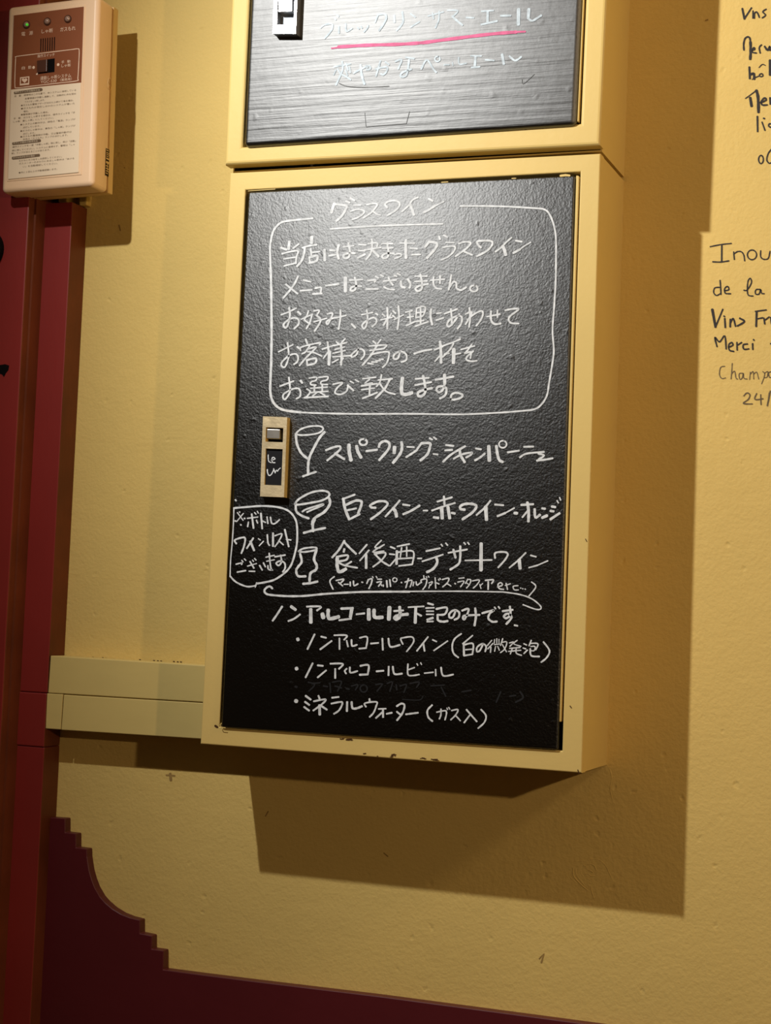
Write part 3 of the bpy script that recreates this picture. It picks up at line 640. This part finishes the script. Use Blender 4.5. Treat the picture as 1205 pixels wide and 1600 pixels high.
# latch plate with push button and card window
def latch(parent, yd, px, mplate, medge, mbutton, th, op1, btn, op2, mcard, mfloor):
    """px: TL TR BR BL of the plate front; op1/op2 opening quads; all pixel rectangles on the plate front"""
    yf = yd - th
    def X(u, v): p = at(u, v, yf); return p
    tl, tr, br, bl = [X(*q) for q in px]
    def lerp(s, t):      # s across 0..1, t down 0..1
        return (tl * (1 - s) + tr * s) * (1 - t) + (bl * (1 - s) + br * s) * t
    bm = bmesh.new()
    def cell(s0, s1, t0, t1):
        prism(bm, [lerp(s0, t0), lerp(s1, t0), lerp(s1, t1), lerp(s0, t1)], yd + 0.0003, yf)
    a0, a1, b0, b1 = op1; 
    if op2:
        c0, c1, d0, d1 = op2
        cell(0, 1, 0, b0); cell(0, a0, b0, b1); cell(a1, 1, b0, b1); cell(0, 1, b1, d0); cell(0, c0, d0, d1); cell(c1, 1, d0, d1); cell(0, 1, d1, 1)
    else:
        cell(0, 1, 0, b0); cell(0, a0, b0, b1); cell(a1, 1, b0, b1); cell(0, 1, b1, 1)
    bmesh.ops.recalc_face_normals(bm, faces=bm.faces)
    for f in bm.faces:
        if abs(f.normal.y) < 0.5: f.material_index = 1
    plate = link_bm('latch_plate', bm, [mplate, medge], parent)
    # recess floor, push button
    def sub(name, s0, s1, t0, t1, y0, y1, m, bev=0.0004):
        bm = bmesh.new(); prism(bm, [lerp(s0, t0), lerp(s1, t0), lerp(s1, t1), lerp(s0, t1)], y1, y0)
        bmesh.ops.recalc_face_normals(bm, faces=bm.faces)
        if bev: bevel(bm, bev, 2)
        return link_bm(name, bm, m, plate)
    sub('recess_floor', a0, a1, b0, b1, yd - 0.0006, yd + 0.0002, mfloor, 0)
    sub('latch_button', *btn, yf + 0.0005, yd + 0.0002, mbutton, 0.0007)
    if op2:
        sub('name_card', c0 - 0.01, c1 + 0.01, d0, d1, yf + 0.0022, yd + 0.0002, mcard, 0)
    return plate, yf

plate, ypl = latch(low, YD, [(411, 650.5), (448.8, 652), (443.8, 777), (406.4, 775.5)], M_NICKEL, M_LITEDGE, M_STEEL, 0.008,
                   (0.14, 0.86, 0.135, 0.315), (0.17, 0.72, 0.155, 0.275), (0.16, 0.87, 0.40, 0.855), M_CARD, M_BLACK)
plate['label'] = 'worn nickel latch plate, warm reflection painted in, on the menu door'
writing('card_writing', [((395, 640, 10.67), '''16:258,755 258,800 268,862 308,885; 17:308,842 370,825 350,797 322,810 330,878 370,885; 18:243,1000 247,1050 272,1098 310,1080 348,1010; 16:348,985 375,1055; 14:380,1035 400,1008 412,1030 432,998 460,975''')],
        ypl + 0.0022, M_MARK, plate)

# ---- upper cabinet
YFU = -(DEPTH + 0.009); YDU = YFU - 0.0055
upp = thing('beer_menu_cabinet', 'cream wall cabinet at the top with shiny black door and a pink underline', 'cabinet', (0.21, 0.0, 0.64), None)
def ext(a, b, v):    # point on line a-b at pixel row v
    t = (v - a[1]) / (b[1] - a[1]); return (a[0] + (b[0] - a[0]) * t, v)
VT = -560
oTL = ext((362, 0), (351.5, 256), VT); oTR = ext((947.6, 0), (937, 224.5), VT)
iTL = ext((389.8, 0), (378.8, 229.5), VT + 50); iTR = ext((915, 0), (907, 192), VT + 40)
ring, OU = frame_ring('frame', [oTL, oTR, (937.6, 226.5), (351, 257.5)], [iTL, iTR, (907, 192.5), (378.8, 229.2)], YFU, YFU + 0.018, YFU + 0.016, M_FRAME, upp, 0.0035)
OC = [v.copy() for v in OU]
OC[2].z = OC[3].z = O[0].z + 0.0015
OC[0].x = OC[3].x = O[0].x; OC[1].x = OC[2].x = O[1].x
case('case', OC, YFU + 0.0158, 0.0015, M_FRAME, upp)
dTL = ext((391.5, 0), (381.6, 226), VT + 55); dTR = ext((909, 0), (900.5, 192), VT + 45)
door2 = door_slab('door', [dTL, dTR, (899.6, 195), (380.4, 229.2)], YDU, YFU + 0.014, M_BOARD2, upp, 0.0055)
slab('door_edge_strip', [ext((909.8, 0), (901.3, 190), VT + 60), ext((912.8, 0), (904.4, 190), VT + 60), (904.4, 190), (901.3, 190)], YFU - 0.001, YFU + 0.012, M_FRAME, upp, 0.0006)
t12 = (480, 0, 5.477); t13 = (660, 0, 5.477)
writing('handwriting', [(t12, '''14:115,237 150,212 215,207 207,260 150,328; 14:235,158 245,168; 16:256,130 268,140; 14:272,227 272,283; 14:330,205 337,268 385,242; 13:432,235 445,247; 12:460,225 470,240; 13:522,217 515,240 487,273; 14:607,130 582,190; 18:602,125 668,122 673,170 617,260; 18:745,132 748,188; 17:815,103 820,190 767,260; 13:885,117 927,147; 14:885,232 960,187'''),
                        (t13, '''13:50,137 180,102; 14:87,112 97,160; 14:145,97 140,170 112,238; 14:217,87 305,92 257,145; 18:257,140 300,180 343,214; 15:378,150 440,152; 15:507,96 608,90; 22:560,98 558,185; 17:507,210 638,180; 18:672,135 755,133; 28:825,80 822,208; 26:912,80 907,155; 18:910,160 945,177 1018,132''')], YDU, M_MARK2, door2, label='upper line of worn grey writing')
writing('pink_underline', [(t12, '''14:210,413 300,402; 28:270,401 500,387 800,378 986,365'''), (t13, '''28:0,366 300,326 600,290 800,274; 16:790,274 880,270''')], YDU, M_PINK, door2, label='thick pink underline')
writing('handwriting', [(t12, '''14:230,572 370,547; 16:300,527 302,600 247,725; 13:245,600 227,640; 13:262,590 290,642; 13:332,542 350,600; 13:362,572 370,620; 15:300,640 340,660 372,682; 13:330,600 345,645; 16:400,625 460,592 530,562 540,590 507,597; 20:457,557 467,640 490,718; 13:505,560 515,580; 16:587,590 680,572 680,610 652,640 632,632; 15:627,522 610,580 590,650; 15:670,530 700,552;
16:757,525 808,512 780,588; 16:847,490 915,502; 18:872,512 862,600 842,650 802,655 812,622 890,592; 16:977,590 1025,512 1080,590 1105,618; 13:o1115,505,22,22'''),
                        (t13, '''13:187,555 230,553; 12:258,535 263,560; 14:312,492 317,548 375,541; 14:417,478 505,479; 20:455,487 450,565; 15:422,578 490,571; 14:540,512 613,517; 24:684,468 697,545; 17:747,482 795,518 846,487''')], YDU, M_MARK2, door2, label='lower line of worn grey writing')
writing('scratch', [(t12, '''7:272,712 350,740 500,748 700,737'''), (PX, '''0.7:570,176 572,198; 0.7:572,198 635,193; 0.7:640,174 635,193; 0.8:816,124 818,131 835,116''')], YDU, M_GROOVE, door2)
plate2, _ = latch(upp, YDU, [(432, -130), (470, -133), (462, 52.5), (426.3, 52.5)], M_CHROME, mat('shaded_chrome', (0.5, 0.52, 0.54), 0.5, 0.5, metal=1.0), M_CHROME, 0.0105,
                  (0.16, 0.90, 0.55, 0.925), (0.19, 0.80, 0.56, 0.815), None, None, mat('shaded_recess', (0.20, 0.22, 0.25), 0.5, 0.5, metal=0.3))  # grey floor colour stands for chrome in the shade of the opening
plate2['label'] = 'bright chrome latch plate on the upper door'

for o_ in bpy.data.objects:
    if o_.name.split('.')[0] in ('wiped_writing', 'paint_chip', 'paint_drip', 'scratch', 'wall_scuff', 'plaster_ridge'):
        o_['kind'] = 'stuff'

# ------------------------------------------------------------------ gas shut-off controller box
YB, YE = -0.093, -0.046
BLp, BRp, TLp = at(1.5, 301.5, YB), at(145, 290, YB), at(12, 10.5, YB)
ex = (BRp - BLp); ex.y = 0; DW = ex.length; ex.normalize()
ez = Vector((-ex.z, 0, ex.x))
DH = (TLp - BLp).dot(ez)
dev = thing('gas_alarm_box', 'beige plastic gas shut-off alarm box with brown control panel, above the red pilaster', 'alarm', (BLp.x, YE, BLp.z))
def L2(a, b, y):       # local (across, up) in metres -> world
    p = BLp + ex * a + ez * b; return Vector((p.x, y, p.z))
def loc(u, v, y=YB):   # pixel on the face -> local metres
    p = at(u, v, y) - BLp; return p.dot(ex), p.dot(ez)
def dslab(name, pts, y0, y1, m, parent, bev=0.0, seg=2, smooth=False):
    bm = bmesh.new(); prism(bm, [L2(a, b, 0) for a, b in pts], y1, y0)
    bmesh.ops.recalc_face_normals(bm, faces=bm.faces)
    if bev: bevel(bm, bev, seg)
    return link_bm(name, bm, m, parent, smooth)
def rect(a0, a1, b0, b1): return [(a0, b0), (a1, b0), (a1, b1), (a0, b1)]
def rrect(a0, a1, b0, b1, r, n=5):
    out = []
    for cx, cy, s in ((a1 - r, b1 - r, 0), (a0 + r, b1 - r, 1), (a0 + r, b0 + r, 2), (a1 - r, b0 + r, 3)):
        for k in range(n + 1):
            t = (s + k / n) * math.pi / 2; out.append((cx + r * math.cos(t), cy + r * math.sin(t)))
    return out
dslab('front_cover', rect(0, DW, 0, DH), YB, YE - 0.012, M_PLAST, dev, 0.0055, 5, False)
dslab('back_cover', rect(0.0006, DW - 0.0006, 0.0006, DH - 0.0006), YE - 0.0116, YE, M_PLASTY, dev, 0.0012, 2)
# wall bracket behind the box and cable stubs
bm = bmesh.new()
addbox(bm, BLp.x + 0.030, BLp.x + 0.085, YE, 0.0, BLp.z + 0.02, BLp.z + DH - 0.02)
link_bm('mounting_bracket', bm, M_DARK, dev)
# face plate: brown control area and cream label, in one recessed bezel
def Q(pts): return [loc(u, v) for u, v in pts]
face = Q([(22.5, 25), (131.5, 10), (124, 270), (13.5, 281)])
dslab('bezel', Q([(20.5, 22.5), (133.5, 7.5), (128, 273.5), (11, 284)]), YB - 0.0006, YB + 0.002, M_PLAST, dev, 0.0005, 1)
ctrl = dslab('control_panel', Q([(22.4, 24.6), (131.5, 10.8), (127.5, 129.5), (18, 140.5)]), YB - 0.0014, YB + 0.001, M_BRNPL, dev, 0.0003, 1)
card = dslab('instruction_label', Q([(18, 140.5), (127.5, 129.5), (124, 270), (13.5, 281)]), YB - 0.0016, YB + 0.001, M_LABEL, dev, 0.0005, 1)
YC = YB - 0.0014; YK = YB - 0.0016

ang = -math.atan2(ex.z, ex.x)
font_cache = {}
def text(body, u, v, hpx, wpx, y, m, parent, squeeze=None, name='lettering'):
    """flat print: body starts at pixel (u, v) baseline, wpx wide, hpx tall; lies on the face plane"""
    c = bpy.data.curves.new('t', 'FONT'); c.body = body; c.size = 1.0
    o = bpy.data.objects.new('t', c); COL.objects.link(o)
    dg = bpy.context.evaluated_depsgraph_get()
    me = bpy.data.meshes.new_from_object(o.evaluated_get(dg))
    bpy.data.objects.remove(o); bpy.data.curves.remove(c)
    xs = [q.co.x for q in me.vertices]; ys = [q.co.y for q in me.vertices]
    a0, b0 = loc(u, v); a1, b1 = loc(u + wpx, v - wpx * 0.10); _, bt = loc(u, v - hpx)
    mw = math.hypot(a1 - a0, b1 - b0); mh = bt - b0
    x0, x1 = min(xs), max(xs); y0_, y1_ = min(ys), max(ys)
    sh = (b1 - b0) / (a1 - a0)
    V = []
    for q in me.vertices:
        fx = (q.co.x - x0) / (x1 - x0) * mw; fz = (q.co.y - y0_) / (y1_ - y0_) * mh
        V.append(L2(a0 + fx, b0 + fz + fx * sh, y - 0.00012))
    F = [list(p.vertices) for p in me.polygons]
    bpy.data.meshes.remove(me)
    return V, F
def texts(name, items, y, m, parent):
    VV, FF = [], []
    for it in items:
        V, F = text(*it, y, m, parent)
        b = len(VV); VV += V; FF += [[i + b for i in f] for f in F]
    return link(name, VV, FF, m, parent)

texts('lettering', [('電', 34.5, 57, 6, 6), ('源', 46.5, 55.5, 6, 6), ('しゃ断', 66, 53, 6.5, 17.5), ('ガスもれ', 95, 50, 6.5, 24),
                    ('操作スイッチ', 59.5, 91, 5, 27), ('自', 35, 109.5, 5, 5), ('動', 45, 108.5, 5, 5), ('手', 97, 100, 4.5, 4.5), ('動', 106, 99, 4.5, 5),
                    ('しゃ断', 97, 106, 5, 14.5), ('連動しゃ断システム', 64, 126, 6, 48), ('YGC-530', 64.5, 131, 4, 25), ('（業務用）', 95, 128, 4.5, 18)], YC, M_TXTW, ctrl)
# rounded outline, dots, heart emblem
def ring_line(V, F, P, w, y):
    n = len(P); b = len(V)
    cx = sum(p[0] for p in P) / n; cz = sum(p[1] for p in P) / n
    for a, c in P:
        d = Vector((a - cx, c - cz)); l = d.length; d /= l
        V.append(L2(a, c, y)); V.append(L2(a - d.x * w, c - d.y * w, y))
    for i in range(n):
        j = (i + 1) % n; F.append((b + 2 * i, b + 2 * j, b + 2 * j + 1, b + 2 * i + 1))
V, F = [], []
out = catmull([(24.5, 90), (27, 88), (60, 83.8), (110, 77.6), (121.5, 76.3), (123.8, 79.5), (123, 100), (121.6, 122), (119, 126.5), (80, 131), (40, 135.8), (26, 137.3), (23.3, 134.5), (23.6, 110), (24.5, 90)], 4)
for w, P in [(1.1, out)]:
    ribbon(V, F, w, P, YC, 0.0001)
def disc(V, F, u, v, r, y, n=14):
    a, c = loc(u, v); rr = abs(loc(u + r, v)[0] - a); b = len(V)
    for k in range(n): V.append(L2(a + rr * math.cos(2 * math.pi * k / n), c + rr * math.sin(2 * math.pi * k / n), y - 0.0001))
    F.append(list(range(b, b + n)))
disc(V, F, 53.6, 106, 2.0, YC); disc(V, F, 92, 101.6, 2.0, YC)
link('outline', V, F, M_TXTW, ctrl)
V, F = [], []
for sq, yy in (([(32.5, 121.5), (47, 119.8), (46.5, 132.8), (32, 134.3)], YC - .0001),):
    b = len(V); V += [L2(*loc(u, v), yy) for u, v in sq]; F.append((b, b + 1, b + 2, b + 3))
sqm = link('emblem', V, F, M_TXTW, ctrl)
V = [L2(*loc(u, v), YC - .0002) for u, v in ((34, 123), (45.4, 121.6), (45.1, 130.2), (33.6, 131.5))]
F = [(0, 1, 2, 3)]
link('emblem_field', V, F, M_BRNPL, ctrl)
V, F = [], []
hx, hy = 39.6, 126.2
P = []
for k in range(24):
    t = 2 * math.pi * k / 24
    P.append((hx + 4.4 / 16 * 16 * math.sin(t) ** 3, hy - (13 * math.cos(t) - 5 * math.cos(2 * t) - 2 * math.cos(3 * t) - math.cos(4 * t)) * 0.26))
link('heart', [L2(*loc(u, v), YC - .0003) for u, v in P], [list(range(24))], M_TXTW, ctrl)

# pill headings and fine print on the label
V, F = [], []
for (a, b), (c, d) in (((23.8, 145.2), (64.5, 140)), ((21, 224.5), (62, 219.8)), ((20.5, 247.2), (60.5, 242.6))):
    ribbon(V, F, 4.6, [(a, b), ((a + c) / 2, (b + d) / 2), (c, d)], YK, 0.0001)
link('heading_pill', V, F, M_TXTB, card)
texts('heading_lettering', [('操作スイッチの操作方法', 24.5, 146.6, 3, 39), ('ガスしゃ断弁の復帰方法', 22, 226, 3, 38), ('ガスもれがおきた場合', 21.5, 248.8, 3, 34)], YK - 0.0001, M_LABEL, card)
FP = [('自　動　通常時はこの位置で、本システムに接続している', 24, 152.5, 96), ('各警報器が作動し連動して、自動的に弁を閉め', 40, 156.5, 80), ('てガスをしゃ断します。', 40, 161.5, 31),
      ('●ガスもれ警報ブザーが30分以上続けて鳴る場合。', 34, 167, 82), ('●ガスもれが発生しほかのシステムが働いた', 34, 172, 84), ('場合。', 38, 176.5, 8), ('●警報器が作動した場合。', 34, 181.5, 43),
      ('手　動　ガスをしゃ断する場合は、操作スイッチを「手', 22.5, 187.5, 96), ('しゃ断　動しゃ断」にしてください。', 22, 192.5, 63), ('●システムの動作中は、緑色の「電源」ランプが', 33, 197, 86),
      ('点灯しています。', 37, 201.5, 27), ('●ガスのしゃ断中は、黄色の「しゃ断」ランプが', 33, 207, 86), ('点灯します。', 37, 211.5, 19), ('●ガスもれ警報器が作動、又は警報作動中は', 33, 216, 80), ('赤色の「ガスもれ」ランプが点灯します。', 37, 220, 70),
      ('操作スイッチを一度「手動しゃ断」側に倒し、再び「自動」', 20.5, 232, 99), ('側に倒してください。システムに復帰せず、警報は「しゃ', 20, 237.5, 98), ('断」ランプが消えることがあります。', 19.5, 242, 60),
      ('ただちにガス栓をしめ換気してください。', 31, 253.5, 67), ('ガスメーターのまわりにあるしゃ断弁は「あける', 31, 258, 86), ('　い」を自動確認してください。', 37, 262.5, 54), ('●月に１回以上の作動確認願います。', 30.5, 272, 60)]
texts('fine_print', [(s, u, v, 3.0, w) for s, u, v, w in FP], YK, M_TXTB, card)

# indicator lamps, speaker slots, slide switch
for (u, v, g, lb) in ((43, 39.5, True, 'lit green indicator'), (75.5, 34.5, False, None), (107.5, 30.5, False, None)):
    a, c = loc(u, v); cc = L2(a, c, YC)
    bm = bmesh.new()
    lathe(bm, cc, [(0.0047, 0), (0.0047, 0.0010), (0.0040, 0.0014), (0.0036, 0.0010)], 20)
    lmp = link_bm('indicator_lamp', bm, M_CHROME if False else M_SWITCH, dev)
    bm = bmesh.new()
    lathe(bm, cc, [(0.0036, 0.0009), (0.0034, 0.0018), (0.0027, 0.0027), (0.0015, 0.0033), (0.0004, 0.0035)], 18)
    link_bm('lens', bm, M_LENS, lmp, True)
    if g:
        bm = bmesh.new(); lathe(bm, cc + Vector((0.0016, -0.0012, -0.0006)), [(0.0018, 0), (0.0017, 0.0016), (0.0009, 0.0026)], 12)
        link_bm('green_glow', bm, M_GREEN, lmp, True)
    if lb: lmp['label'] = lb
V, F = [], []
for k in range(7):
    u = 64 + k * 3.55
    vt = 60.8 - k * 0.42; vb = 80.6 - k * 0.42
    ribbon(V, F, 1.3, [(u, vt), (u - 0.2, (vt + vb) / 2), (u - 0.4, vb)], YC, 0.00015)
link('speaker_slot', V, F, M_BLACK, ctrl)
sw = dslab('switch_well', Q([(59.5, 95.5), (86.6, 91.8), (86.2, 113.2), (60, 116.3)]), YC - 0.0002, YC + 0.0006, M_BLACK, dev)
dslab('slider', Q([(60.6, 96.2), (76, 94.2), (75.6, 113.4), (60.6, 115.2)]), YC - 0.0026, YC, M_SWITCH, sw, 0.0005)
V, F = [], []
ribbon(V, F, 0.9, [(59.0, 95), (58.9, 106), (58.6, 116.5)], YC, 0.0003); disc(V, F, 58.6, 116.5, 1.1, YC - .0002)
link('switch_mark', V, F, M_TXTW, ctrl)

# embossed mark and dark name strip on the right side of the box
xs = L2(DW, 0, 0).x
def side_quad(b0, b1, y0, y1, m, name, lift=0.0003):
    def P(b, y):
        p = L2(DW, b, y); return p + ex * lift
    return link(name, [P(b0, y0), P(b1, y0), P(b1, y1), P(b0, y1)], [(0, 1, 2, 3)], m, dev)
side_quad(DH * 0.085, DH * 0.228, YE - 0.0205, YE - 0.0125, M_DARK, 'name_strip')
V, F = [], []
def sbar(b0, b1, y0, y1):
    i = len(V)
    for b, y in ((b0, y0), (b1, y0), (b1, y1), (b0, y1)): V.append(L2(DW, b, y) + ex * 0.0005)
    F.append((i, i + 1, i + 2, i + 3))
for k, (f0, f1) in enumerate(((.222, .217), (.209, .205), (.200, .196), (.190, .186), (.180, .172), (.162, .150), (.140, .134), (.126, .121), (.112, .108), (.100, .096))):
    sbar(DH * f1, DH * f0, YE - 0.0198, YE - (0.0130 if k % 3 else 0.0145))
sbar(DH * .112, DH * .150, YE - 0.0165, YE - 0.0155)
link('strip_lettering', V, F, M_PLASTY, dev)
V, F = [], []
c0 = L2(DW, DH * 0.575, YE - 0.017) + ex * 0.0002
tube(V, F, [c0 + ez * (0.0075 * math.sin(t)) + Vector((0, 0.004 * math.cos(t), 0)) for t in [k * math.pi / 8 for k in range(17)]], 0.0004)
tube(V, F, [c0 + ez * z + Vector((0, y, 0)) for z, y in ((-.005, -.001), (-.002, .002), (.001, -.002), (.004, .001), (.0055, -.001))], 0.0004)
link('embossed_mark', V, F, M_PLASTY, dev, smooth=True)

# lumps of cream filler between the box and the pilaster top
V, F = [], []
for (u0, u1, v0, v1, yy) in ((62, 71, 301, 316, -0.020), (90, 106, 300, 315, -0.022), (123, 137, 298, 320, -0.012)):
    slab('filler_lump', [(u0, v0), (u1, v0 - 1), (u1 - 2, v1), (u0 + 1, v1 + 1)], yy, -0.0002, M_WALL, wall, 0.0012)

for o_ in bpy.data.objects:
    if o_.name.split('.')[0] in ('lettering', 'fine_print', 'heading_lettering', 'heading_pill', 'strip_lettering'):
        o_['kind'] = 'stuff'
